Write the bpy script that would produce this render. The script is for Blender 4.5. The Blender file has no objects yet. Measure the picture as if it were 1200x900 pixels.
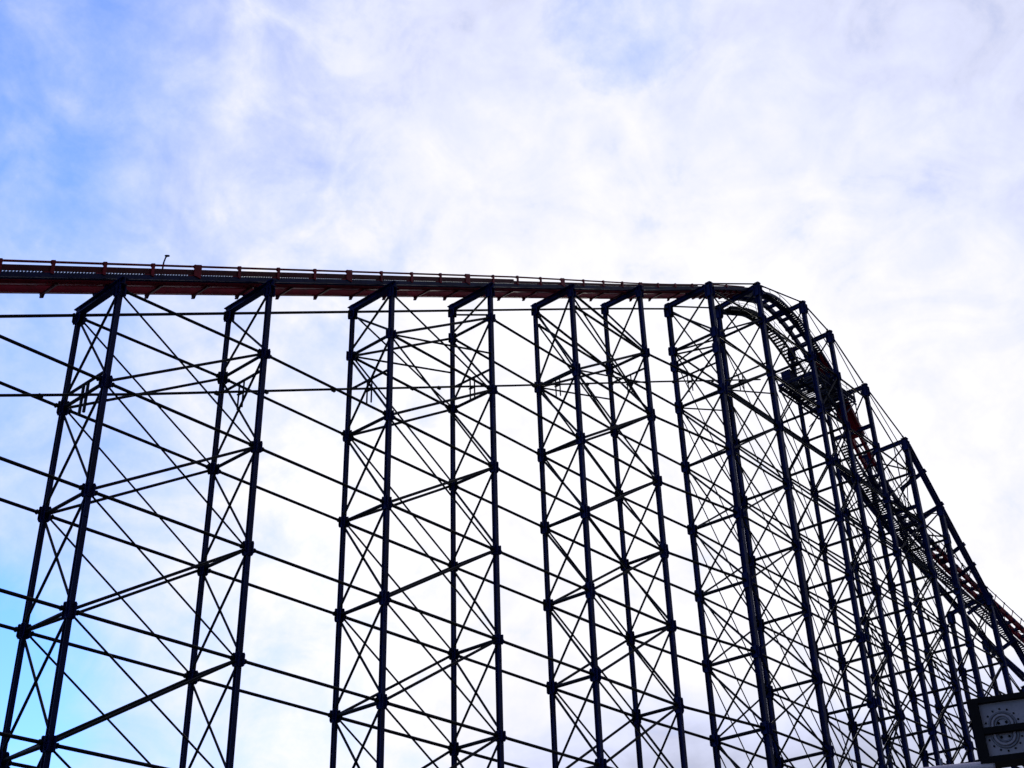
import bpy, math, random
from mathutils import Vector, Matrix, Quaternion

random.seed(7)
scene = bpy.context.scene
col = scene.collection
CAM_Z = 1.7                      # eye height above the ground
S = 0.7                          # survey units to metres


def P(x, y, z):
    """survey point (camera at origin) -> world metres"""
    return Vector((x * S, y * S, z * S + CAM_Z))


# ------------------------------------------------------------------ materials
def nodes_of(m):
    m.use_nodes = True
    nt = m.node_tree
    return nt, nt.nodes, nt.links


def paint(name, rgb, rough=0.45, vary=0.35, scale=1.5, dirt=(0.02, 0.015, 0.012), dirt_amt=0.3, metallic=0.0, spec=0.12):
    m = bpy.data.materials.new(name)
    nt, N, L = nodes_of(m)
    b = N['Principled BSDF']
    tc = N.new('ShaderNodeTexCoord')
    n1 = N.new('ShaderNodeTexNoise'); n1.inputs['Scale'].default_value = scale; n1.inputs['Detail'].default_value = 6
    n2 = N.new('ShaderNodeTexNoise'); n2.inputs['Scale'].default_value = scale * 7; n2.inputs['Detail'].default_value = 5
    L.new(tc.outputs['Object'], n1.inputs['Vector']); L.new(tc.outputs['Object'], n2.inputs['Vector'])
    r1 = N.new('ShaderNodeValToRGB')
    r1.color_ramp.elements[0].position = 0.3; r1.color_ramp.elements[1].position = 0.75
    r1.color_ramp.elements[0].color = tuple(c * (1 - vary) for c in rgb) + (1,)
    r1.color_ramp.elements[1].color = tuple(min(1, c * (1 + vary)) for c in rgb) + (1,)
    L.new(n1.outputs['Fac'], r1.inputs['Fac'])
    r2 = N.new('ShaderNodeValToRGB')
    r2.color_ramp.elements[0].position = 0.56; r2.color_ramp.elements[1].position = 0.72
    r2.color_ramp.elements[0].color = (0, 0, 0, 1); r2.color_ramp.elements[1].color = (dirt_amt,) * 3 + (1,)
    L.new(n2.outputs['Fac'], r2.inputs['Fac'])
    mx = N.new('ShaderNodeMixRGB'); mx.inputs['Color2'].default_value = dirt + (1,)
    L.new(r2.outputs['Color'], mx.inputs['Fac']); L.new(r1.outputs['Color'], mx.inputs['Color1'])
    L.new(mx.outputs['Color'], b.inputs['Base Color'])
    mr = N.new('ShaderNodeMapRange'); mr.inputs['To Min'].default_value = rough - 0.1; mr.inputs['To Max'].default_value = rough + 0.2
    L.new(n2.outputs['Fac'], mr.inputs['Value']); L.new(mr.outputs['Result'], b.inputs['Roughness'])
    b.inputs['Metallic'].default_value = metallic
    b.inputs['Specular IOR Level'].default_value = spec
    return m


M_NAVY = paint('navy_steel_paint', (0.008, 0.015, 0.095), 0.5, vary=.5, scale=.8)
M_BRACE = paint('dark_steel_paint', (0.006, 0.007, 0.014), 0.55)
M_RED = paint('red_rail_paint', (0.29, 0.004, 0.024), 0.45, dirt_amt=.35)
M_DRED = paint('dark_red_paint', (0.09, 0.003, 0.012), 0.5, dirt_amt=.2)
M_GALV = paint('galvanised_grating', (0.22, 0.22, 0.23), 0.5, metallic=0.4)
M_BLACK = paint('black_coating', (0.008, 0.006, 0.007), 0.6)
M_PALE = paint('weathered_white_panel', (0.42, 0.36, 0.39), 0.5, vary=0.12, scale=5, dirt=(0.25, 0.24, 0.24), dirt_amt=0.5)
M_GREY = paint('grey_ring_plastic', (0.245, 0.225, 0.25), 0.5, scale=8)
M_PIPE = paint('pale_rail_paint', (0.88, 0.70, 0.72), 0.35, vary=0.1, scale=4)
M_CONC = paint('concrete', (0.33, 0.32, 0.30), 0.9, vary=0.2, scale=3)


def ground_mat():
    m = bpy.data.materials.new('asphalt_ground')
    nt, N, L = nodes_of(m); b = N['Principled BSDF']
    tc = N.new('ShaderNodeTexCoord')
    n = N.new('ShaderNodeTexNoise'); n.inputs['Scale'].default_value = 0.4; n.inputs['Detail'].default_value = 10
    v = N.new('ShaderNodeTexNoise'); v.inputs['Scale'].default_value = 60
    L.new(tc.outputs['Object'], n.inputs['Vector']); L.new(tc.outputs['Object'], v.inputs['Vector'])
    r = N.new('ShaderNodeValToRGB')
    r.color_ramp.elements[0].color = (0.035, 0.035, 0.036, 1); r.color_ramp.elements[1].color = (0.075, 0.073, 0.07, 1)
    L.new(n.outputs['Fac'], r.inputs['Fac']); L.new(r.outputs['Color'], b.inputs['Base Color'])
    bp = N.new('ShaderNodeBump'); bp.inputs['Strength'].default_value = 0.4; bp.inputs['Distance'].default_value = 0.01
    L.new(v.outputs['Fac'], bp.inputs['Height']); L.new(bp.outputs['Normal'], b.inputs['Normal'])
    b.inputs['Roughness'].default_value = 0.9
    return m


# ------------------------------------------------------------------ mesh helpers
class MB:
    def __init__(self, origin=(0, 0, 0)):
        self.v = []; self.f = []; self.o = Vector(origin)

    def add(self, verts, faces):
        k = len(self.v)
        self.v += [tuple(Vector(p) - self.o) for p in verts]
        self.f += [tuple(i + k for i in fc) for fc in faces]

    def box(self, c, ax, ay, az):
        """box about c with half-extent vectors"""
        c, ax, ay, az = map(Vector, (c, ax, ay, az))
        vs = [c + ax * i + ay * j + az * k for k in (-1, 1) for j in (-1, 1) for i in (-1, 1)]
        self.add(vs, [(0, 2, 3, 1), (4, 5, 7, 6), (0, 1, 5, 4), (2, 6, 7, 3), (0, 4, 6, 2), (1, 3, 7, 5)])

    def prism(self, a, b, prof, side, up):
        """extrude closed 2-D profile (side, up) from a to b"""
        n = len(prof)
        vs = [a + side * p[0] + up * p[1] for p in prof] + [b + side * p[0] + up * p[1] for p in prof]
        fs = [(i, (i + 1) % n, n + (i + 1) % n, n + i) for i in range(n)]
        self.add(vs, fs + [tuple(reversed(range(n))), tuple(range(n, 2 * n))])

    def tube(self, a, b, r, n=8):
        a, b = Vector(a), Vector(b); s, u = frame(b - a)
        self.prism(a, b, [(r * math.cos(2 * math.pi * i / n + .39), r * math.sin(2 * math.pi * i / n + .39)) for i in range(n)], s, u)

    def bar(self, a, b, w, h, upv=(0, 0, 1)):
        a, b = Vector(a), Vector(b); s, u = frame(b - a, upv)
        self.prism(a, b, [(-w / 2, -h / 2), (w / 2, -h / 2), (w / 2, h / 2), (-w / 2, h / 2)], s, u)

    def ibeam(self, a, b, w, h, tf, tw, upv=(0, 0, 1)):
        a, b = Vector(a), Vector(b); s, u = frame(b - a, upv)
        p = [(-w / 2, -h / 2), (w / 2, -h / 2), (w / 2, -h / 2 + tf), (tw / 2, -h / 2 + tf), (tw / 2, h / 2 - tf), (w / 2, h / 2 - tf),
             (w / 2, h / 2), (-w / 2, h / 2), (-w / 2, h / 2 - tf), (-tw / 2, h / 2 - tf), (-tw / 2, -h / 2 + tf), (-w / 2, -h / 2 + tf)]
        k = len(self.v); n = 12
        vs = [a + s * q[0] + u * q[1] for q in p] + [b + s * q[0] + u * q[1] for q in p]
        fs = [(i, (i + 1) % n, n + (i + 1) % n, n + i) for i in range(n)]
        for base, rev in ((0, True), (n, False)):
            for q in ((0, 1, 2, 11), (11, 2, 3, 10), (10, 3, 4, 9), (9, 4, 5, 8), (8, 5, 6, 7)):
                q = tuple(base + i for i in q); fs.append(tuple(reversed(q)) if rev else q)
        self.add(vs, fs)

    def sweep(self, rings, closed=True):
        """rings: list of equal-length vertex lists"""
        n = len(rings[0]); vs = [p for r in rings for p in r]; fs = []
        for k in range(len(rings) - 1):
            for i in range(n if closed else n - 1):
                j = (i + 1) % n
                fs.append((k * n + i, k * n + j, (k + 1) * n + j, (k + 1) * n + i))
        if closed:
            fs += [tuple(reversed(range(n))), tuple(range((len(rings) - 1) * n, len(rings) * n))]
        self.add(vs, fs)

    def lathe(self, c, axis, prof, n=32):
        """prof: (radius, height along axis)"""
        axis = Vector(axis).normalized(); s, u = frame(axis); c = Vector(c)
        rings = [[c + axis * h + (s * math.cos(2 * math.pi * i / n) + u * math.sin(2 * math.pi * i / n)) * r for i in range(n)] for r, h in prof]
        self.sweep(rings, True)

    def mesh(self, name, mat, smooth=False):
        me = bpy.data.meshes.new(name); me.from_pydata(self.v, [], self.f); me.update()
        me.materials.append(mat)
        if smooth:
            for p in me.polygons: p.use_smooth = True
        return me

    def build(self, name, mat, parent=None, smooth=False, label=None):
        o = bpy.data.objects.new(name, self.mesh(name, mat, smooth)); col.objects.link(o)
        if parent is not None: o.parent = parent
        else: o.location = self.o
        if label: o['label'] = label
        return o


def frame(d, upv=(0, 0, 1)):
    d = Vector(d).normalized(); upv = Vector(upv)
    s = d.cross(upv)
    if s.length < 1e-3: s = d.cross(Vector((1, 0, 0)))
    s.normalize(); return s, s.cross(d).normalized()


def tag(o, label, cat, group=None, kind=None):
    o['label'] = label; o['category'] = cat
    if group: o['group'] = group
    if kind: o['kind'] = kind
    return o


def empty(name, loc):
    o = bpy.data.objects.new(name, None); o.empty_display_size = 0.3; col.objects.link(o); o.location = loc
    return o


EX, EY, EZ = Vector((1, 0, 0)), Vector((0, 1, 0)), Vector((0, 0, 1))

# ------------------------------------------------------------------ structure survey
YN, YF = 60.0, 64.46
SLOPE = 5.8 / 11.45
bents = {}                       # k: X, near Y, far Y, near top Z, far top Z
for k, x in {-1: 11.0, 0: 22.4, 1: 33.70, 2: 44.92, 3: 56.50, 4: 67.97, 5: 79.48, 6: 90.92}.items():
    bents[k] = [x, YN, YF, 47.3 + 5.79 * (x - 33.7) / 11.45, 47.3 + 5.79 * (x - 33.7) / 11.45]
bents[7] = [102.3, 58.42, 63.9, 81.8, 81.6]
bents[8] = [113.4, 58.42, 63.95, 87.5, 86.9]
bents[9] = [124.6, 58.42, 64.0, 90.5, 90.4]
bents[10] = [130.8, 58.42, 64.0, 89.1, 89.0]
bents[11] = [138.5, 58.42, 64.0, 84.6, 84.5]
bents[12] = [148.0, 58.42, 64.0, 80.4, 80.2]
bents[13] = [155.2, 58.42, 64.0, 73.3, 72.0]
bents[14] = [165.3, 58.42, 64.0, 63.6, 62.5]
bents[15] = [176.0, 58.42, 64.0, 53.5, 61.5]
bents[16] = [187.0, 58.42, 64.0, 43.5, 57.0]
Z0, DZ = 47.04, 7.0886


def lev(j): return Z0 + DZ * j


def levels(top, extra=()):
    ls = [j for j in range(-6, 7) if lev(j) < top - 2.4]
    ls += [e for e in extra if lev(e) < top - 0.9]
    return sorted(ls)


EXTRA = {3: [], 7: [3.72], 8: [], 9: [], 12: []}
HALF = {3: (1, 4, 1.5), 5: (2, 6, 2.5), 7: (3, 8, 3.6)}

_gus = {}


def gusset_mesh(w, h, cw):
    key = (round(w, 2), round(h, 2), round(cw, 2))
    if key not in _gus:
        m = MB()
        t = 0.014
        # plates in the longitudinal plane and in the plane of the bent, chamfered corners
        for a, b in ((EX, EY), (EY, EX)):
            for sgn in (-1, 1):
                off = b * sgn * (cw / 2 + 0.016)
                pr = [(-w / 2, -h * .36), (-w * .34, -h / 2), (w * .34, -h / 2), (w / 2, -h * .36), (w / 2, h * .42), (w * .40, h / 2), (-w * .40, h / 2), (-w / 2, h * .42)]
                m.prism(off - b * t / 2, off + b * t / 2, pr, a, EZ)
                for i in (-1, 1):
                    for j in (-1, 0, 1):
                        q = off + a * i * w * .36 + EZ * j * h * .22
                        m.box(q + b * sgn * .018, a * .02, b * .016, EZ * .02)
        _gus[key] = m.mesh('gusset_plate', M_NAVY)
    return _gus[key]


def tie(m, a, b, r, gap=0.2, plates=True, n=8):
    """tubular member between two column centres with end plates and a flattened tongue"""
    a, b = Vector(a), Vector(b); d = (b - a).normalized()
    a2, b2 = a + d * gap, b - d * gap
    m.tube(a2, b2, r, n)
    if plates:
        for p, q in ((a2, d), (b2, -d)):
            m.tube(p + q * .10, p + q * .15, r * 1.55, n)


def node(k, j, side):
    X, yn, yf, tn, tf = bents[k]
    return P(X, yf if side else yn, lev(j))


def top(k, side, dz=0.0):
    X, yn, yf, tn, tf = bents[k]
    return P(X, yf if side else yn, (tf if side else tn) + dz)


GROUP = 'lattice support towers of the ride'
CW = {}
for k in bents: CW[k] = {-1: .22, 0: .22, 1: .225, 2: .225, 3: .235, 4: .245, 5: .27, 6: .28, 7: .36, 8: .37}.get(k, 0.34 if k < 12 else 0.43)


def thin(k): return .80 if k <= 2 else (.90 if k <= 4 else 1.0)



def bent(t, k, origin):
    X, yn, yf, tn, tf = bents[k]
    cw = CW[k]
    big = k >= 5
    gw, gh = (0.66, 0.98) if k >= 7 else ((0.60, 0.92) if big else (0.54, 0.66))
    lv = levels(min(tn, tf), EXTRA.get(k, ()))
    for side in (0, 1):
        y = yf if side else yn; tz = tf if side else tn
        cwk = cw * (0.86 if side else 1.0)
        a = P(X, y, 0); a.z = 0.55; b = P(X, y, tz)
        m = MB(origin); m.ibeam(a, b - EZ * .02, cwk, cwk, 0.035, 0.05, EY)
        m.box(b + EZ * .012, EX * cwk * .62, EY * cwk * .62, EZ * .03)
        for z in [a.z + 0.03]: m.box((a.x, a.y, z), EX * cwk * .75, EY * cwk * .75, EZ * .03)
        # splice plates between the levels
        zz = 9.0
        while zz < b.z - 6:
            for s_ in (-1, 1): m.box((a.x, a.y + s_ * (cwk / 2 + .014), zz), EX * cwk * .4, EY * .012, EZ * .35)
            zz += 14.9
        c = m.build('column', M_NAVY, t)
        for j in lv:
            if k in (7,) and j == 3.72 and side: pass
            vr = random.choice(((.86, .9), (.95, .8), (.8, 1.05)))
            g = bpy.data.objects.new('gusset_plate', gusset_mesh(gw * vr[0], gh * vr[1], cwk)); col.objects.link(g)
            g.parent = c; g.location = P(X, y, lev(j)) - origin
        g = bpy.data.objects.new('gusset_plate', gusset_mesh(*((.50, .5) if k < 7 else (gw, gh)), cwk)); col.objects.link(g)
        g.parent = c; g.location = P(X, y, tz - (0.9 if k < 7 else 1.0)) - origin
        m = MB(origin); m.box((a.x, a.y, 0.26), EX * .8, EY * .8, EZ * .26)
        m.build('footing', M_CONC, t)
    # cap beam
    m = MB(origin)
    n_, f_ = top(k, 0), top(k, 1)
    d = (f_ - n_).normalized()
    ov = 0.30
    h = 0.36 if k < 9 else 0.34
    m.ibeam(n_ - d * ov - EZ * h / 2, f_ + d * ov - EZ * h / 2, 0.30, h, 0.04, 0.05)
    for q in (n_, f_): m.box(q - EZ * (h / 2), EX * .10, d * .02, EZ * (h / 2 - .04))
    m.build('cap_beam', M_NAVY, t)
    # horizontal struts and crossing braces in the plane of the bent
    lt = lv
    for j in lt:
        m = MB(origin); tie(m, node(k, j, 0), node(k, j, 1), (0.105 if k < 7 else 0.115) * thin(k), gap=.16, plates=False)
        m.build('cross_strut', M_BRACE, t)
    pts = [(node(k, j, 0), node(k, j, 1)) for j in [-7 + .08] + lt] + [(top(k, 0, -.6), top(k, 1, -.6))]
    for (n0, f0), (n1, f1) in zip(pts[:-1], pts[1:]):
        if (n1 - n0).length < 1.0: continue
        r = (0.074 if k < 7 else 0.078) * thin(k)
        e = EX * .055
        m = MB(origin); m.tube(n0 + e + EZ * .25, f1 + e - EZ * .25, r, 6); m.build('bent_brace', M_BRACE, t)
        m = MB(origin); m.tube(f0 - e + EZ * .25, n1 - e - EZ * .25, r, 6); m.build('bent_brace', M_BRACE, t)


def tower(k0, k1, label, braced=True, tie_next=None, long_rods=False):
    X0, X1 = bents[k0][0], bents[k1][0]
    o = P((X0 + X1) / 2, (bents[k0][1] + bents[k0][2]) / 2, 0); o.z = 0
    t = empty('support_tower', o); tag(t, label, 'support tower', GROUP)
    bent(t, k0, o); bent(t, k1, o)
    pairs = [(k0, k1, True)] + ([(k1, tie_next, False)] if tie_next is not None else [])
    for a, b, br in pairs:
        for side in (0, 1):
            ia = 3 if side == 0 else 4
            tl = min(bents[a][ia], bents[b][ia])
            th = max(bents[a][ia], bents[b][ia])
            lv = [j for j in range(-6, 7) if lev(j) < tl - 1.6]
            r = (0.090 if a < 7 else 0.086) * thin(a); tk = thin(a)
            for j in lv:
                m = MB(o); tie(m, node(a, j, side), node(b, j, side), r, .22); m.build('tie_beam', M_BRACE, t)
            if not br: continue
            off = EY * (.07 if side else -.07)
            for j in [-7 + .1] + lv:
                # rising brace
                if lev(j + 1) < bents[b][ia] - 1.0 and lev(j) < bents[a][ia] - 1:
                    m = MB(o); m.tube(node(a, j, side) + off, node(b, j + 1, side) + off, (0.082 if a < 7 else 0.072) * tk, 6)
                    m.build('rising_brace', M_BRACE, t)
                # falling rod
                if lev(j + 1) < bents[a][ia] - 1.0 and lev(j) < bents[b][ia] - 1:
                    m = MB(o); m.tube(node(a, j + 1, side) - off, node(b, j, side) - off, 0.060 * tk, 6)
                    m.build('falling_rod', M_BRACE, t)
            # from the head of the lower bent
            if bents[b][ia] > bents[a][ia]:
                jj = max(j for j in range(-6, 8) if lev(j) < bents[a][ia] - 3)
                m = MB(o); m.tube(top(a, side, -.8) - off, node(b, jj, side) - off, 0.060 * tk, 6); m.build('falling_rod', M_BRACE, t)
                jt = max(j for j in range(-6, 8) if lev(j) <= bents[a][ia] + 1.0)
                if lev(jt) < bents[b][ia] - 1.5 and abs(lev(jt) - bents[a][ia]) < 3:
                    m = MB(o); tie(m, top(a, side, -.7), node(b, jt, side), r, .2); m.build('tie_beam', M_BRACE, t)
            if long_rods:
                hi, lo = (a, b) if bents[a][ia] < bents[b][ia] or True else (b, a)
                for j in [jj for jj in lv if jj - 2 >= -6]:
                    m = MB(o); m.tube(node(a, j, side) + off * 2, node(b, j - 2, side) + off * 2, 0.042, 5)
                    m.build('long_rod', M_BRACE, t)
        if a in HALF and HALF[a][1] == b:
            ja, _, jb = HALF[a]
            for side in (0, 1):
                m = MB(o); m.tube(node(a, ja, side), node(b, jb, side), 0.06, 6); m.build('rising_brace', M_BRACE, t)
    # ties along the heads of the columns
    for a, b, br in pairs:
        if a < 7 and b <= 7:
            m = MB(o); tie(m, top(a, 1, -.55), top(b, 1, -.55), 0.072, .15); m.build('head_tie', M_BRACE, t)
        if a >= 7:
            m = MB(o); tie(m, top(a, 0, .0), top(b, 0, .0), 0.065, .2); m.build('head_tie', M_BRACE, t)
            if a < 13:
                m = MB(o); tie(m, top(a, 1, -.2), top(b, 1, -.2), 0.065, .2); m.build('head_tie', M_BRACE, t)
            if 8 <= a <= 11:
                m = MB(o); m.tube(top(a, 0, -.3), top(b, 0, -3.2), 0.045, 5); m.build('long_rod', M_BRACE, t)
    return t, o


TW = []
TW.append(tower(-1, 0, 'lattice tower beyond the left edge, seen only by its tie beams reaching in', tie_next=1))
TW.append(tower(1, 2, 'leftmost full navy lattice tower, under the low left end of the red track', tie_next=3))
TW.append(tower(3, 4, 'second navy lattice tower from the left, nearly upright below mid track', tie_next=5))
TW.append(tower(5, 6, 'third navy lattice tower from the left, leaning slightly in view under upper track', tie_next=7))
TW.append(tower(7, 8, 'tallest pair of blue bents under the crest where the track tips over', tie_next=9, long_rods=True))
TW.append(tower(9, 10, 'lattice tower just right of the crest, holding the mesh platform', tie_next=11, long_rods=True))
TW.append(tower(11, 12, 'lattice tower whose capped columns stand out on the steep right slope', tie_next=13, long_rods=True))
TW.append(tower(13, 14, 'shorter lattice tower low on the drop with raking beams', tie_next=15))
TW.append(tower(15, 16, 'lowest lattice tower at the right edge behind the pale panel box'))


# ------------------------------------------------------------------ track path
def catmull(pts, step):
    out = []
    n = len(pts)
    for i in range(n - 1):
        p0 = pts[max(i - 1, 0)]; p1 = pts[i]; p2 = pts[i + 1]; p3 = pts[min(i + 2, n - 1)]
        m = max(2, int((p2 - p1).length / step))
        for s_ in range(m):
            t = s_ / m
            out.append(0.5 * ((2 * p1) + (p2 - p0) * t + (2 * p0 - 5 * p1 + 4 * p2 - p3) * t * t + (3 * p1 - p0 - 3 * p2 + p3) * t ** 3))
    out.append(pts[-1]); return out


YM = 62.23
ctrl = [(x, YM, 47.64 + (SLOPE - .008) * (x - 33.7)) for x in (8, 22, 33.7, 45, 56.5, 68, 79.5, 91)]
ctrl += [(97, 62.15, 79.22), (102.3, 61.9, 81.85), (107, 61.5, 84.1), (110.8, 61.3, 85.9), (114.9, 61.2, 87.8), (117.2, 61.2, 88.75), (119.5, 61.2, 89.6),
         (121.5, 61.2, 89.9), (123.5, 61.2, 89.7), (125.8, 61.2, 89.1), (128, 61.2, 88.1), (130.2, 61.2, 86.8), (132.8, 61.2, 84.9), (135.9, 61.2, 82.1), (138.3, 61.2, 79.3),
         (140.6, 61.2, 76.6), (143.4, 61.2, 73.9), (147, 61.2, 71.6), (152.8, 61.2, 69.3), (158.4, 61.1, 67.6), (163.0, 60.5, 65.6),
         (168.0, 59.4, 63.0), (173.5, 58.0, 59.9), (179, 56.4, 56.7), (187, 53.9, 52.3)]
path = catmull([P(*c) for c in ctrl], 0.35)
cum = [0.0]
for a, b in zip(path[:-1], path[1:]): cum.append(cum[-1] + (b - a).length)
LEN = cum[-1]


def at(s_):
    s_ = min(max(s_, 0), LEN - 1e-4)
    lo, hi = 0, len(cum) - 1
    while hi - lo > 1:
        mid = (lo + hi) // 2
        if cum[mid] <= s_: lo = mid
        else: hi = mid
    u = (s_ - cum[lo]) / (cum[hi] - cum[lo])
    p = path[lo].lerp(path[hi], u)
    i0, i1 = max(lo - 2, 0), min(hi + 2, len(path) - 1)
    t = (path[i1] - path[i0]).normalized()
    lat = t.cross(EZ).normalized() * -1          # towards the far side (+Y)
    up = t.cross(lat).normalized()
    if up.z < 0: up = -up
    return p, t, lat, up


def s_of_x(x):
    x *= S
    for i, p in enumerate(path):
        if p.x >= x: return cum[i]
    return LEN


origin = P(33.7, YM, 0); origin.z = 0


def run(m, s0, s1, la, ha, w, h, step=1.2):
    """rectangular member following the track, centre at lateral la, height ha"""
    n = max(2, int((s1 - s0) / step)); rings = []
    for i in range(n + 1):
        p, t, lat, up = at(s0 + (s1 - s0) * i / n)
        rings.append([p + lat * (la + a) + up * (ha + b) for a, b in ((-w / 2, -h / 2), (w / 2, -h / 2), (w / 2, h / 2), (-w / 2, h / 2))])
    m.sweep(rings)


def round_run(m, s0, s1, la, ha, r, step=0.9, n=8):
    k = max(2, int((s1 - s0) / step)); rings = []; hf = ha if callable(ha) else (lambda q: 0)
    for i in range(k + 1):
        if callable(hf) and hf(0): ha = hf(s0 + (s1 - s0) * i / k)
        p, t, lat, up = at(s0 + (s1 - s0) * i / k)
        rings.append([p + lat * (la + r * math.cos(2 * math.pi * q / n)) + up * (ha + r * math.sin(2 * math.pi * q / n)) for q in range(n)])
    m.sweep(rings)


TR = empty('coaster_track', origin)
tag(TR, 'red roller coaster track climbing from the left to the crest and plunging down the right', 'coaster track')
sK = s_of_x(103.0)               # where the kick boards stop
sC = s_of_x(113.5)
sT = s_of_x(72)
sP = s_of_x(134.0)
G = 0.45
for sgn in (-1, 1):
    m = MB(origin); run(m, 0, sC, sgn * G, 0.16, 0.16, 0.30); m.build('side_beam', M_RED, TR)
    m = MB(origin); round_run(m, 0, LEN, sgn * G, 0.39, 0.065); m.build('running_rail', M_RED, TR, True)
    for xa, xb, mt in ((113.5, 136.5, M_NAVY), (136.5, 142, M_RED), (142, 156, M_NAVY), (156, 300, M_RED)):
        m = MB(origin); run(m, s_of_x(xa) + .02, s_of_x(xb), sgn * (G - .02), 0.10, 0.24, 0.50, .7); m.build('side_beam', mt, TR)
m = MB(origin); run(m, 0, s_of_x(118), 0, 0.30, 0.20, 0.08); m.build('chain_trough', M_DRED, TR)
for k in range(-1, 8):
    p, t, lat, up = at(s_of_x(bents[k][0]))
    for l_ in (-G, G): m = MB(origin); m.box(p + lat * l_ - up * .10, t * .12, lat * .09, up * .11); m.build('saddle', M_NAVY, TR)
# cross ties
s_ = 0.9; ties = []
while s_ < LEN - .5:
    ties.append(s_); s_ += 2.75 if s_ < sK else 1.05
for q in ties:
    p, t, lat, up = at(q)
    m = MB(origin)
    if q < sK:
        m.box(p - up * .035 + lat * -.04, lat * .62, t * .06, up * .045)
        m.prism(p + lat * .50 - t * .06 - up * .08, p + lat * .50 + t * .06 - up * .08, [(-.12, .0), (.13, .0), (.13, -.07), (.04, -.10)], lat, up)
    else:
        m.box(p + up * .10, lat * .66, t * .11, up * .14)
    m.build('cross_tie', M_DRED if q < sC else M_NAVY, TR)
# near walkway with kick board, stringer and handrail
wl = -1.15
m = MB(origin); run(m, 0, sC, wl, 0.115, 0.08, 0.21); m.build('walkway_stringer', M_NAVY, TR)
m = MB(origin); run(m, 0, sC, -.62, 0.22, 0.06, 0.10); m.build('walkway_stringer', M_NAVY, TR)
m = MB(origin)
q = 0.2
while q < s_of_x(116):
    p, t, lat, up = at(q); m.box(p + lat * -.88 + up * .27, lat * .27, t * .05, up * .012); q += .16
m.build('walkway_grating', M_GALV, TR)
m = MB(origin); run(m, 0, sT, wl, 0.425, 0.05, 0.26); run(m, sT + .02, sK, wl, 0.365, 0.05, 0.15); m.build('kick_board', M_DRED, TR)
m = MB(origin); round_run(m, 0, s_of_x(112.5), wl, lambda q: .72 if q < sT else .72 - .32 * (q - sT) / (sK - sT), 0.055); m.build('handrail', M_RED, TR, True)
q = 1.3; n = 0
while q < s_of_x(111):
    p, t, lat, up = at(q)
    m = MB(origin); wide = n % 4 == 1 and q < sK
    hw = .19 if wide else .075
    fw_ = Vector((t.x, t.y, 0)).normalized(); b_ = p + lat * (wl - .045)
    hr = (.72 if q < sT else .72 - .32 * (q - sT) / (sK - sT)) / up.z
    m.box(b_ + EZ * (.19 + hr) / 2, fw_ * hw, lat * .03, EZ * (hr - .19) / 2)
    m.box(p + lat * wl + EZ * hr, t * (hw + .02), lat * .07, up * .07)
    m.box(p + lat * wl + up * .245, t * (hw + .18), lat * .03, up * .035)
    m.build('handrail_post', M_RED, TR)
    q += 2.58; n += 1
# stairs down the far side of the crest
s0, s1 = s_of_x(114), s_of_x(133.5)
for l_ in (1.15, 2.0):
    m = MB(origin); run(m, s0, s1, l_, -.55, 0.10, 0.32, .6); m.build('stair_stringer', M_BRACE, TR)
m = MB(origin); q = s0 + .2
while q < s1:
    p, t, lat, up = at(q); fw_ = Vector((t.x, t.y, 0)).normalized()
    m.box(p + lat * 1.57 - up * .47, lat * .41, fw_ * .13, EZ * .014); q += .36
m.build('stair_treads', M_BRACE, TR)
for l_ in (1.15, 2.0):
    m = MB(origin); round_run(m, s0, s1, l_, .42, .024); round_run(m, s0, s1, l_, .0, .018)
    q = s0 + .5
    while q < s1:
        p, t, lat, up = at(q); m.tube(p + lat * l_ - up * .5, p + lat * l_ + up * .43, .022, 6); q += 1.5
    m.build('stair_handrail', M_DRED, TR)
# near-side guard rails down the drop
sA, sB = s_of_x(117), s_of_x(134)
m = MB(origin); run(m, sA, sB, -.95, .10, .10, .22, .6); m.build('walkway_stringer', M_NAVY, TR)
m = MB(origin); q = sA
while q < sB:
    p, t, lat, up = at(q); m.box(p + lat * -.72 + up * .2, lat * .22, t * .10, up * .012); q += .24
m.build('walkway_grating', M_BRACE, TR)
m = MB(origin); round_run(m, sA, sB, -.98, .62, .03)
q = sA
while q < sB:
    p, t, lat, up = at(q); m.tube(p + lat * -.98, p + lat * -.98 + up * .62, .024, 6); q += 1.6
m.build('handrail', M_BRACE, TR)
for sa, sb in ((s_of_x(130.6), s_of_x(134.6)), (s_of_x(135.8), s_of_x(139.2))):
    m = MB(origin); run(m, sa, sb, -.10, -.03, 1.35, .05, .5); run(m, sa, sb, -.78, .18, .05, .42, .5)
    m.build('red_panel', M_RED, TR, label='dark red panel under the steep part of the track')
# ladder rail with hoops on the steep section
sa, sb = s_of_x(138.5), s_of_x(150)
m = MB(origin); round_run(m, sa, sb, -.62, 1.05, .022); round_run(m, sa, sb, .78, .9, .022)
q = sa
while q < sb:
    p, t, lat, up = at(q)
    m.tube(p + lat * -.45 + up * .3, p + lat * -.62 + up * 1.05, .02, 5); m.tube(p + lat * .45 + up * .3, p + lat * .78 + up * .9, .02, 5); q += .95
m.build('handrail', M_BRACE, TR)
sa, sb = s_of_x(153), LEN
m = MB(origin); round_run(m, sa, sb, -.55, 1.02, .045); m.build('handrail', M_BRACE, TR)
q = sa + .3
while q < sb:
    p, t, lat, up = at(q)
    m = MB(origin); m.tube(p + lat * -.5 + up * .38, p + lat * -.55 + up * 1.05, .042, 6)
    m.box(p + lat * -.55 + up * 1.04, t * .07, lat * .05, up * .05); m.build('handrail_post', M_RED if int(q) % 3 == 0 else M_BRACE, TR); q += 1.22

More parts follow.
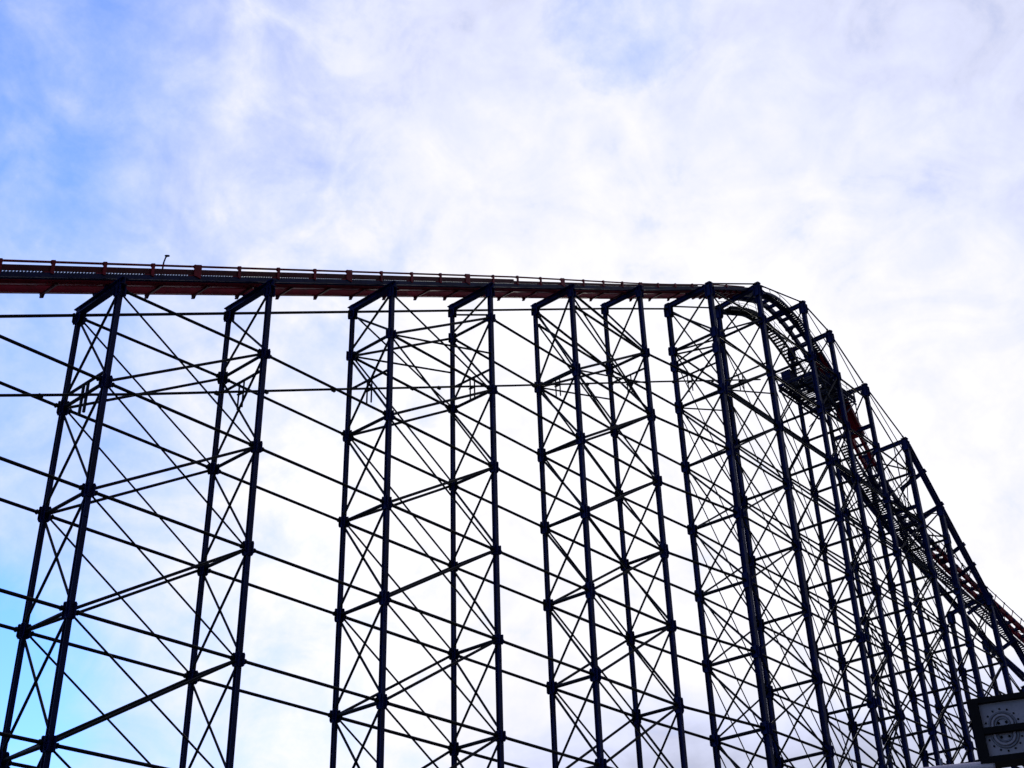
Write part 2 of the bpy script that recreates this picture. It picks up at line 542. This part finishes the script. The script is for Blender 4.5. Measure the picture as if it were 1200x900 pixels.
# walkway along the far side of the lower drop
sa, sb = s_of_x(139.5), LEN
for l_ in (.85, 1.75):
    m = MB(origin); run(m, sa, sb, l_, -.05, .09, .26, .7); m.build('walkway_stringer', M_NAVY, TR)
m = MB(origin); q = sa
while q < sb:
    p, t, lat, up = at(q); m.box(p + lat * 1.3 + up * .1, lat * .4, t * .08, up * .014); q += .27
m.build('walkway_grating', M_BRACE, TR)
m = MB(origin); round_run(m, sa, sb, 1.75, .95, .03); round_run(m, sa, sb, 1.75, .5, .022); q = sa
while q < sb:
    p, t, lat, up = at(q); m.tube(p + lat * 1.75, p + lat * 1.75 + up * .95, .025, 6); q += 1.5
m.build('handrail', M_BRACE, TR)
# lattice under the lower track
sa = s_of_x(141); n = 0; m = None
while sa < LEN - 2:
    p, t, lat, up = at(sa); p2, t2, lat2, up2 = at(sa + 1.6)
    for l0, l1 in ((-.5, .5), (.5, -.5)):
        m = MB(origin); m.tube(p + lat * l0 - up * .12, p2 + lat2 * l1 - up2 * .12, .045, 6); m.build('lattice_bar', M_NAVY, TR)
    m = MB(origin); m.tube(p + lat * .0 + up * .0, p - up * .75, .04, 6); m.tube(p - up * .75 - lat * .5, p - up * .75 + lat * .5, .04, 6); m.build('track_strut', M_BRACE, TR)
    sa += 1.6

# ------------------------------------------------------------------ raking beams, part of the tower they spring from
t13, o13 = TW[7]


def rake(t, o, pts, y, w, h, name='raking_beam'):
    for a, b in zip(pts[:-1], pts[1:]):
        m = MB(o); m.ibeam(P(a[0], y, a[1]), P(b[0], y, b[1]), w, h, .05, .06); m.build(name, M_NAVY, t)


near_rake = [(148.6, 79.6), (155.4, 72.9), (165.2, 63.2), (176.0, 54.0), (187, 44)]
far_rake = [(138.5, 75.0), (148, 71.2), (156, 67.9), (165.3, 65.0), (176, 61.5), (188, 58.4)]
rake(t13, o13, near_rake, 58.42, .42, .58)
rake(t13, o13, far_rake, 64.0, .38, .52)
for x in (151.7, 155.3, 159.8, 162.0, 165.6, 170.5):
    z = 79.6 - .985 * (x - 148.6) + .25
    a = P(x, 57.9, z + .2); b = P(x - .4, 61.6, z - 1.5)
    m = MB(o13); m.ibeam(a, b, .26, .30, .04, .05); m.build('purlin', M_NAVY, t13)
for (x0, z0), (x1, z1) in zip(far_rake[1:-1], far_rake[2:]):
    zn0 = 79.6 - .985 * (x0 - 148.6); zn1 = 79.6 - .985 * (x1 - 148.6)
    m = MB(o13); m.tube(P(x0, 64, z0), P(x1, 58.42, zn1), .05, 6); m.build('rake_brace', M_BRACE, t13)
    m = MB(o13); m.tube(P(x0, 58.42, zn0), P(x1, 64, z1), .05, 6); m.build('rake_brace', M_BRACE, t13)
# hangers from the portal caps down to the track
for k, dx in ((11, 0), (12, 0)):
    t, o = TW[6]
    X = bents[k][0]; p, tt, lat, up = at(s_of_x(X))
    for l_ in (-.7, .7):
        m = MB(o); q = p + lat * l_ + up * .1; m.tube(q, Vector((q.x, q.y, P(0, 0, bents[k][3]).z - .3)), .05, 6); m.build('track_hanger', M_NAVY, t)
    m = MB(o); zc = p.z - .12
    m.ibeam(Vector((p.x, P(0, 58.42, 0).y, zc)), Vector((p.x, P(0, 64, 0).y, zc)), .26, .32, .04, .05); m.build('cross_beam', M_NAVY, t)

# ------------------------------------------------------------------ maintenance platform by the crest
tp, op = TW[5]
pf_o = P(131.2, 61.2, 81.4)
PF = empty('maintenance_platform', pf_o)
tag(PF, 'dark mesh maintenance platform with railings tucked under the drop beside the crest', 'platform')
x0, x1 = P(126.2, 0, 0).x, P(136.0, 0, 0).x
y0, y1 = P(0, 58.9, 0).y, P(0, 64.2, 0).y
zp = pf_o.z
m = MB(pf_o)
for y in (y0, (y0 + y1) / 2, y1): m.ibeam((x0, y, zp), (x1, y, zp), .14, .22, .03, .04)
for i in range(6):
    x = x0 + (x1 - x0) * i / 5; m.box((x, (y0 + y1) / 2, zp - .02), EX * .05, EY * (y1 - y0) / 2, EZ * .07)
m.build('deck_frame', M_NAVY, PF)
m = MB(pf_o); x = x0
while x < x1:
    m.box((x, (y0 + y1) / 2, zp + .135), EX * .085, EY * ((y1 - y0) / 2 + .05), EZ * .015); x += .30
m.build('deck_grating', M_GALV, PF)
for ya in (y0, y1):
    m = MB(pf_o)
    for hz in (.6, 1.1): m.tube((x0, ya, zp + .15 + hz), (x1, ya, zp + .15 + hz), .024, 6)
    m.box(((x0 + x1) / 2, ya, zp + .24), EX * (x1 - x0) / 2, EY * .012, EZ * .09)
    for i in range(6):
        x = x0 + (x1 - x0) * i / 5; m.tube((x, ya, zp + .1), (x, ya, zp + 1.25), .024, 6)
    m.build('guard_rail', M_BRACE, PF)
for xa in (x0, x1):
    m = MB(pf_o)
    for hz in (.6, 1.1): m.tube((xa, y0, zp + .15 + hz), (xa, y1, zp + .15 + hz), .024, 6)
    m.tube((xa, (y0 + y1) / 2, zp + .1), (xa, (y0 + y1) / 2, zp + 1.25), .024, 6)
    m.build('guard_rail', M_BRACE, PF)
for (fx, fy, sx, sy, sz) in ((.14, .82, .62, .42, .62), (.40, .55, .4, .35, .75), (.55, .16, .6, .34, .55), (.84, .62, .45, .45, .6), (.72, .30, .35, .3, .8)):
    m = MB(pf_o); c = Vector((x0 + (x1 - x0) * fx, y0 + (y1 - y0) * fy, zp + .15 + sz))
    m.box(c, EX * sx, EY * sy, EZ * sz); m.box(c + EZ * (sz + .03), EX * (sx + .05), EY * (sy + .05), EZ * .03)
    m.build('equipment_cabinet', M_NAVY, PF)
for i in range(5):
    xa = x0 + (x1 - x0) * i / 5; xb = xa + (x1 - x0) / 5
    for ya, yb in ((y0, y1), (y1, y0)):
        m = MB(pf_o); m.tube((xa, ya, zp - .35), (xb, yb, zp - .35), .045, 6); m.build('deck_brace', M_BRACE, PF)
for ya in (y0, y1):
    m = MB(pf_o); m.bar((x0, ya, zp - .42), (x1, ya, zp - .42), .10, .16); m.build('deck_chord', M_NAVY, PF)
for ya in (y0, y1):
    for xa, xb in ((x0, x0 + 2.2), (x1, x1 - 2.2)):
        m = MB(pf_o); m.tube((xa, ya, zp - .1), (xb, ya, zp - 2.1), .05, 6); m.build('knee_brace', M_NAVY, PF)

# ------------------------------------------------------------------ service pipe hung below the lift
pp = [(8, 28.4), (28.7, 37.8), (37.2, 41.5), (51.3, 47.9), (73.1, 57.7), (96, 68.1), (118, 78.0)]
SP_o = P(33.7, 62.2, 40)
SP = empty('service_pipe', SP_o)
tag(SP, 'thin dark pipe hung on brackets below the lift track from tower to tower', 'pipe')
m = MB(SP_o)
for a, b in zip(pp[:-1], pp[1:]): m.tube(P(a[0], 62.2, a[1]), P(b[0], 62.2, b[1]), .062, 8)
m.build('pipe_run', M_BRACE, SP)


def zpipe(x):
    for a, b in zip(pp[:-1], pp[1:]):
        if a[0] <= x <= b[0]: return a[1] + (b[1] - a[1]) * (x - a[0]) / (b[0] - a[0])


for f in (20, 31, 43, 47, 53, 61, 64, 76, 84, 88, 99, 107):
    m = MB(SP_o); q = P(f, 62.2, zpipe(f)); m.box(q - EZ * .05, EX * .10, EY * .07, EZ * .08); m.build('pipe_clamp', M_BRACE, SP)

for k in (0, 1, 2, 3, 4, 5, 6, 7, 8):
    X, yn, yf = bents[k][:3]; z = zpipe(X)
    m = MB(SP_o); tie(m, P(X, yn, z + .8), P(X, yf, z + .8), .075, .12, False); m.build('hanger_beam', M_BRACE, SP)
    for dy in (-.17, .17):
        m = MB(SP_o); q = P(X, 62.2, z + .8); hw = .05 if k == 1 else .032
        m.box(q + EY * dy - EZ * .75, EX * hw, EY * hw, EZ * .72); m.build('hanger_bar', M_BRACE, SP)
    m = MB(SP_o); q = P(X, 62.2, z); m.box(q - EZ * .09, EX * .06, EY * .25, EZ * .03)
    m.build('hanger_shoe', M_BRACE, SP)

# ------------------------------------------------------------------ lamp pole on the lift
b0, b1 = P(38.15, 62.9, 50.6), P(38.1, 62.9, 53.05)
LP = empty('lamp_pole', b0)
tag(LP, 'thin dark lamp pole with a bent head rising above the red handrail at upper left', 'lamp')
m = MB(b0)
hp = [b0, b0 + EZ * .7, b0 + EZ * 1.35 + EX * .03, b0 + EZ * 1.64 + EX * .08 - EY * .02, b0 + EZ * 1.76 + EX * .14 - EY * .05]
for i, (a, b) in enumerate(zip(hp[:-1], hp[1:])): m.tube(a, b, .042 - .002 * i, 8)
m.box(b0 + EZ * .02, EX * .1, EY * .1, EZ * .02)
m.build('pole', M_BLACK, LP)
m = MB(b0); a = hp[-1]; d = Vector((.85, -.2, .28)).normalized(); s2, u2 = frame(d)
m.sweep([[a + d * l_ + (s2 * math.cos(i * math.pi / 4) * w + u2 * math.sin(i * math.pi / 4) * h) for i in range(8)]
         for l_, w, h in ((-.12, .04, .04), (-.04, .06, .05), (.06, .065, .05), (.11, .04, .03))])
m.build('lamp_head', M_BLACK, LP)

# ------------------------------------------------------------------ panel box at lower right
DIST = 13.0 / 12.0
tl = Vector((11.1875, 4.3404, 3.4067)) * DIST + EZ * CAM_Z
ang = math.radians(-72)
rt = Vector((math.cos(ang), math.sin(ang), 0)); nrm = Vector((-rt.y, rt.x, 0))
if nrm.dot(tl) > 0: nrm = -nrm          # towards the viewer
Hh, Ww, Dd = 0.61, 0.92, 0.30
BX_o = tl + rt * Ww / 2 - EZ * Hh - nrm * Dd / 2
BX = empty('panel_box', BX_o)
tag(BX, 'black framed box with two pale panels and bolted grey rings at lower right', 'panel box')


def fp(u, v, w=0.0): return tl + rt * u - EZ * v + nrm * w


m = MB(BX_o); m.box(fp(Ww / 2, Hh / 2, -Dd / 2 - .02), rt * (Ww / 2 - .02), nrm * (Dd / 2), EZ * (Hh / 2 - .02)); m.build('body', M_BLACK, BX)
m = MB(BX_o)
ft = .062
for (u0, u1, v0, v1) in ((0, Ww, 0, .05), (0, Ww, Hh - .055, Hh), (0, .085, .051, Hh - .056), (Ww - .085, Ww, .051, Hh - .056)):
    m.box(fp((u0 + u1) / 2, (v0 + v1) / 2, .0), rt * (u1 - u0) / 2, nrm * .04, EZ * (v1 - v0) / 2)
m.build('frame', M_BLACK, BX)
vb0, vb1 = .285, .345
m = MB(BX_o); m.box(fp(Ww / 2, (vb0 + vb1) / 2, .012), rt * (Ww / 2 - .086), nrm * .026, EZ * (vb1 - vb0) / 2)
m.tube(fp(.09, vb1 - .005, .03), fp(Ww - .09, vb1 - .005, .03), .012)
m.build('middle_bar', M_BLACK, BX)
for v0, v1, cv, sg in ((.052, vb0 - .002, .268, 1), (vb1 + .002, Hh - .057, .362, -1)):
    m = MB(BX_o); m.box(fp(Ww / 2, (v0 + v1) / 2, -.022), rt * (Ww / 2 - .087), nrm * .01, EZ * (v1 - v0) / 2)
    pan = m.build('pale_panel', M_PALE, BX)
    for cu in (.265,):
        def half(m, prof, a0, a1, n=28):
            rings = []
            for i in range(n + 1):
                a = a0 + (a1 - a0) * i / n
                rings.append([fp(cu + r * math.cos(a), cv - r * math.sin(a), h) for r, h in prof])
            m.sweep(rings)
        lim = (v1 - cv) if sg > 0 else (cv - v0)
        # rings sit in the panel and run behind the bar
        for nm, rad, rw, hh, mt in (('ring', .118, .012, .014, M_GREY), ('ring', .090, .016, .02, M_PALE), ('ring', .062, .010, .012, M_GREY)):
            m = MB(BX_o); a_ = math.asin(min(1, max(0, lim) / rad)) if lim > 0 else 0
            lo, hi = (-a_, math.pi + a_) if sg > 0 else (math.pi - a_, 2 * math.pi + a_)
            half(m, [(rad - rw, -.012), (rad - rw * .5, -.012 + hh), (rad + rw * .5, -.012 + hh), (rad + rw, -.012)], lo + .02, hi - .02)
            m.build(nm, mt, pan)
        m = MB(BX_o)
        for i in range(14):
            a = (i + .5) / 14 * 2 * math.pi
            v = cv - .150 * math.sin(a)
            if v0 + .012 < v < v1 - .012:
                c = fp(cu + .150 * math.cos(a), v, -.010); m.lathe(c, nrm, [(.0095, -.003), (.0095, .004), (.006, .008)], 10)
        for da in (.5, math.pi - .5):
            a = da if sg > 0 else -da
            c = fp(cu + .04 * math.cos(a), cv - .04 * math.sin(a), -.010); m.lathe(c, nrm, [(.013, -.003), (.013, .004), (.009, .007)], 10)
        m.build('bolts', M_BLACK, pan)
m = MB(BX_o); a = fp(Ww * .62, Hh, -Dd * .6); m.tube(Vector((a.x, a.y, 0)), a + EZ * .04, .05, 12); m.box((a.x, a.y, .015), EX * .14, EY * .14, EZ * .015)
m.build('post', M_BLACK, BX)

# ------------------------------------------------------------------ pale curved rail beside it
k_ = DIST
rp = [Vector(v) * k_ + EZ * CAM_Z for v in ((10.70, 5.45, 2.72), (10.83, 5.18, 2.83), (10.95, 4.93, 2.868), (11.06, 4.68, 2.878), (11.175, 4.40, 2.874), (11.25, 4.25, 2.872))]
rp = catmull(rp, .04)
RL = empty('curved_rail', Vector((rp[-1].x, rp[-1].y, 0)))
tag(RL, 'pale curved rail running into the black box at the bottom right', 'rail')
m = MB(RL.location); rings = []
for i, p in enumerate(rp):
    d = rp[min(i + 1, len(rp) - 1)] - rp[max(i - 1, 0)]; s2, u2 = frame(d)
    rings.append([p + s2 * .048 * math.cos(q * math.pi / 8) + u2 * (.048 * math.sin(q * math.pi / 8) - .05) for q in range(16)])
m.sweep(rings); m.build('rail_tube', M_PIPE, RL, True)
m = MB(RL.location); c = rp[-12]
m.tube((c.x, c.y, 0), (c.x, c.y, c.z + .06), .016, 8); m.build('rail_post', M_GREY, RL)
m = MB(RL.location); c2 = rp[len(rp) // 2]
m.bar(c2 - EZ * .14, rp[-1] - EZ * .14, .05, .05); m.build('lower_rail', M_BLACK, RL)

# ------------------------------------------------------------------ ground
m = MB(); R_ = 6000
m.add([(-R_, -R_, 0), (R_, -R_, 0), (R_, R_, 0), (-R_, R_, 0)], [(0, 1, 2, 3)])
g = m.build('ground', ground_mat()); tag(g, 'dark asphalt ground under the ride', 'ground', kind='structure')

# ------------------------------------------------------------------ sky and sun
SUN = Vector((0.767, 0.523, 0.371)).normalized()
elev = math.asin(SUN.z); az = math.atan2(SUN.x, SUN.y)     # clockwise from +Y
w = bpy.data.worlds.new('World'); scene.world = w; w.use_nodes = True
nt = w.node_tree; N, L = nt.nodes, nt.links; N.clear()
out = N.new('ShaderNodeOutputWorld')
sky = N.new('ShaderNodeTexSky'); sky.sky_type = 'NISHITA'; sky.sun_disc = False
sky.sun_elevation = elev; sky.sun_rotation = az; sky.air_density = 1.0; sky.dust_density = 0.0; sky.ozone_density = 4.0
bg = N.new('ShaderNodeBackground'); bg.inputs['Strength'].default_value = 0.10
tc = N.new('ShaderNodeTexCoord')


def math_(op, a, b=None, clamp=False):
    n = N.new('ShaderNodeMath'); n.operation = op; n.use_clamp = clamp
    for i, v in enumerate((a, b)):
        if v is None: continue
        if isinstance(v, (int, float)): n.inputs[i].default_value = v
        else: L.new(v, n.inputs[i])
    return n.outputs[0]


def dot_dir(v):
    n = N.new('ShaderNodeVectorMath'); n.operation = 'DOT_PRODUCT'; L.new(tc.outputs['Generated'], n.inputs[0])
    n.inputs[1].default_value = Vector(v).normalized(); return n.outputs['Value']


def noise(scale, detail, rough, loc=(0, 0, 0), sc=(1, 1, 1), dist=0.0):
    mp = N.new('ShaderNodeMapping'); mp.inputs['Location'].default_value = loc; mp.inputs['Scale'].default_value = sc
    L.new(tc.outputs['Generated'], mp.inputs['Vector'])
    n = N.new('ShaderNodeTexNoise'); n.inputs['Scale'].default_value = scale; n.inputs['Detail'].default_value = detail; n.inputs['Roughness'].default_value = rough; n.inputs['Distortion'].default_value = dist
    L.new(mp.outputs['Vector'], n.inputs['Vector']); return n.outputs['Fac']


def rng(v, a, b, c=0.0, d=1.0, smooth=True):
    n = N.new('ShaderNodeMapRange'); n.interpolation_type = 'SMOOTHSTEP' if smooth else 'LINEAR'
    n.inputs['From Min'].default_value = a; n.inputs['From Max'].default_value = b; n.inputs['To Min'].default_value = c; n.inputs['To Max'].default_value = d
    L.new(v, n.inputs['Value']); return n.outputs['Result']


sund = dot_dir(SUN)
latd = dot_dir((.648, -.761, -.02))            # runs from the open north-east sky to the cloud bank in the south
big = noise(2.6, 5, .55, (3.1, 1.7, .4))
mid = noise(6.5, 7, .55, (.3, 5.2, 2.2))
puff = noise(12.0, 5, .55, (1.3, 4.2, 3.7), (1, 1, 1.5), .9)
fine = noise(22.0, 7, .66, (2.3, .2, 7.7))


def wob(v, n_, k): return math_('ADD', v, math_('MULTIPLY', math_('SUBTRACT', n_, .5), k))


# the cloud bank thins towards the north-east and has a few openings
cov = rng(latd, -.40, -.02, .50, 1.10, False)
cov = wob(wob(wob(wob(cov, big, .2), mid, .52), fine, .60), puff, .60)
for d_, c0, c1, k in (((.255, .672, .696), .985, .9995, .40), ((.415, .862, .29), .9925, .9995, .72), ((.578, .373, .726), .9972, .9999, .42), ((.35, .76, .56), .992, .9998, .25)):
    hole = rng(wob(dot_dir(d_), mid, (1 - c0) * .9), c0, c1)
    cov = math_('SUBTRACT', cov, math_('MULTIPLY', hole, k))
cover = rng(cov, -.05, 1.0, 0, 1, False)
# cloud brightness: dull behind the viewer, bright towards the veiled sun, greyer low down
v = rng(sund, -.1, .88, .16, .80)
v = math_('ADD', v, math_('MULTIPLY', rng(sund, .90, .985), .235))
v = wob(wob(wob(wob(v, big, .12), mid, .22), fine, .26), puff, .44)
sepz = N.new('ShaderNodeSeparateXYZ'); L.new(tc.outputs['Generated'], sepz.inputs[0])
low = math_('MULTIPLY', rng(wob(sepz.outputs['Z'], mid, .10), .33, .23), rng(latd, -.12, .12))
v = math_('SUBTRACT', v, math_('MULTIPLY', low, .42))
v = math_('MINIMUM', v, 1.12)
br = math_('MULTIPLY', v, 5.0)
cc = N.new('ShaderNodeMixRGB'); cc.inputs['Color1'].default_value = (.95, 1.0, 1.30, 1); cc.inputs['Color2'].default_value = (.985, .98, 1.06, 1)
L.new(rng(v, .80, 1.02), cc.inputs['Fac'])
cl = N.new('ShaderNodeVectorMath'); cl.operation = 'SCALE'; L.new(cc.outputs['Color'], cl.inputs[0]); L.new(br, cl.inputs['Scale'])
sk = N.new('ShaderNodeVectorMath'); sk.operation = 'MULTIPLY'; L.new(sky.outputs['Color'], sk.inputs[0]); sk.inputs[1].default_value = (.86, 1.06, 1.50)   # camera white balance
mx = N.new('ShaderNodeMixRGB'); L.new(cover, mx.inputs['Fac']); L.new(sk.outputs[0], mx.inputs['Color1']); L.new(cl.outputs[0], mx.inputs['Color2'])
L.new(mx.outputs['Color'], bg.inputs['Color']); L.new(bg.outputs[0], out.inputs['Surface'])

sl = bpy.data.lights.new('sun', 'SUN'); sl.energy = 0.6; sl.angle = math.radians(12); sl.color = (1, .95, .87)
so = bpy.data.objects.new('sun', sl); col.objects.link(so); so.rotation_euler = SUN.to_track_quat('Z', 'Y').to_euler(); so.location = (0, 0, 90)

# ------------------------------------------------------------------ camera
cd = bpy.data.cameras.new('camera'); cam = bpy.data.objects.new('camera', cd); col.objects.link(cam)
p_, r_, y_ = math.radians(31.08286), math.radians(-1.82207), math.radians(-49.58968)
fw = Vector((0, math.cos(p_), math.sin(p_))); rt_ = Vector((1, 0, 0)); up_ = rt_.cross(fw)
r2 = rt_ * math.cos(r_) + up_ * math.sin(r_); u2 = up_ * math.cos(r_) - rt_ * math.sin(r_)
Rz = Matrix.Rotation(y_, 3, 'Z'); r2, u2, fw = Rz @ r2, Rz @ u2, Rz @ fw
mw = Matrix((r2, u2, -fw)).transposed().to_4x4(); mw.translation = (0, 0, CAM_Z)
cam.matrix_world = mw
cd.sensor_width = 36; cd.lens = 1515.7308 / 1200 * 36; cd.clip_start = 0.1; cd.clip_end = 20000
scene.camera = cam

scene.render.engine = 'CYCLES'
scene.view_settings.view_transform = 'Standard'; scene.view_settings.look = 'None'
scene.view_settings.exposure = 1.0; scene.view_settings.gamma = 1.0
print('objects', len(bpy.data.objects))
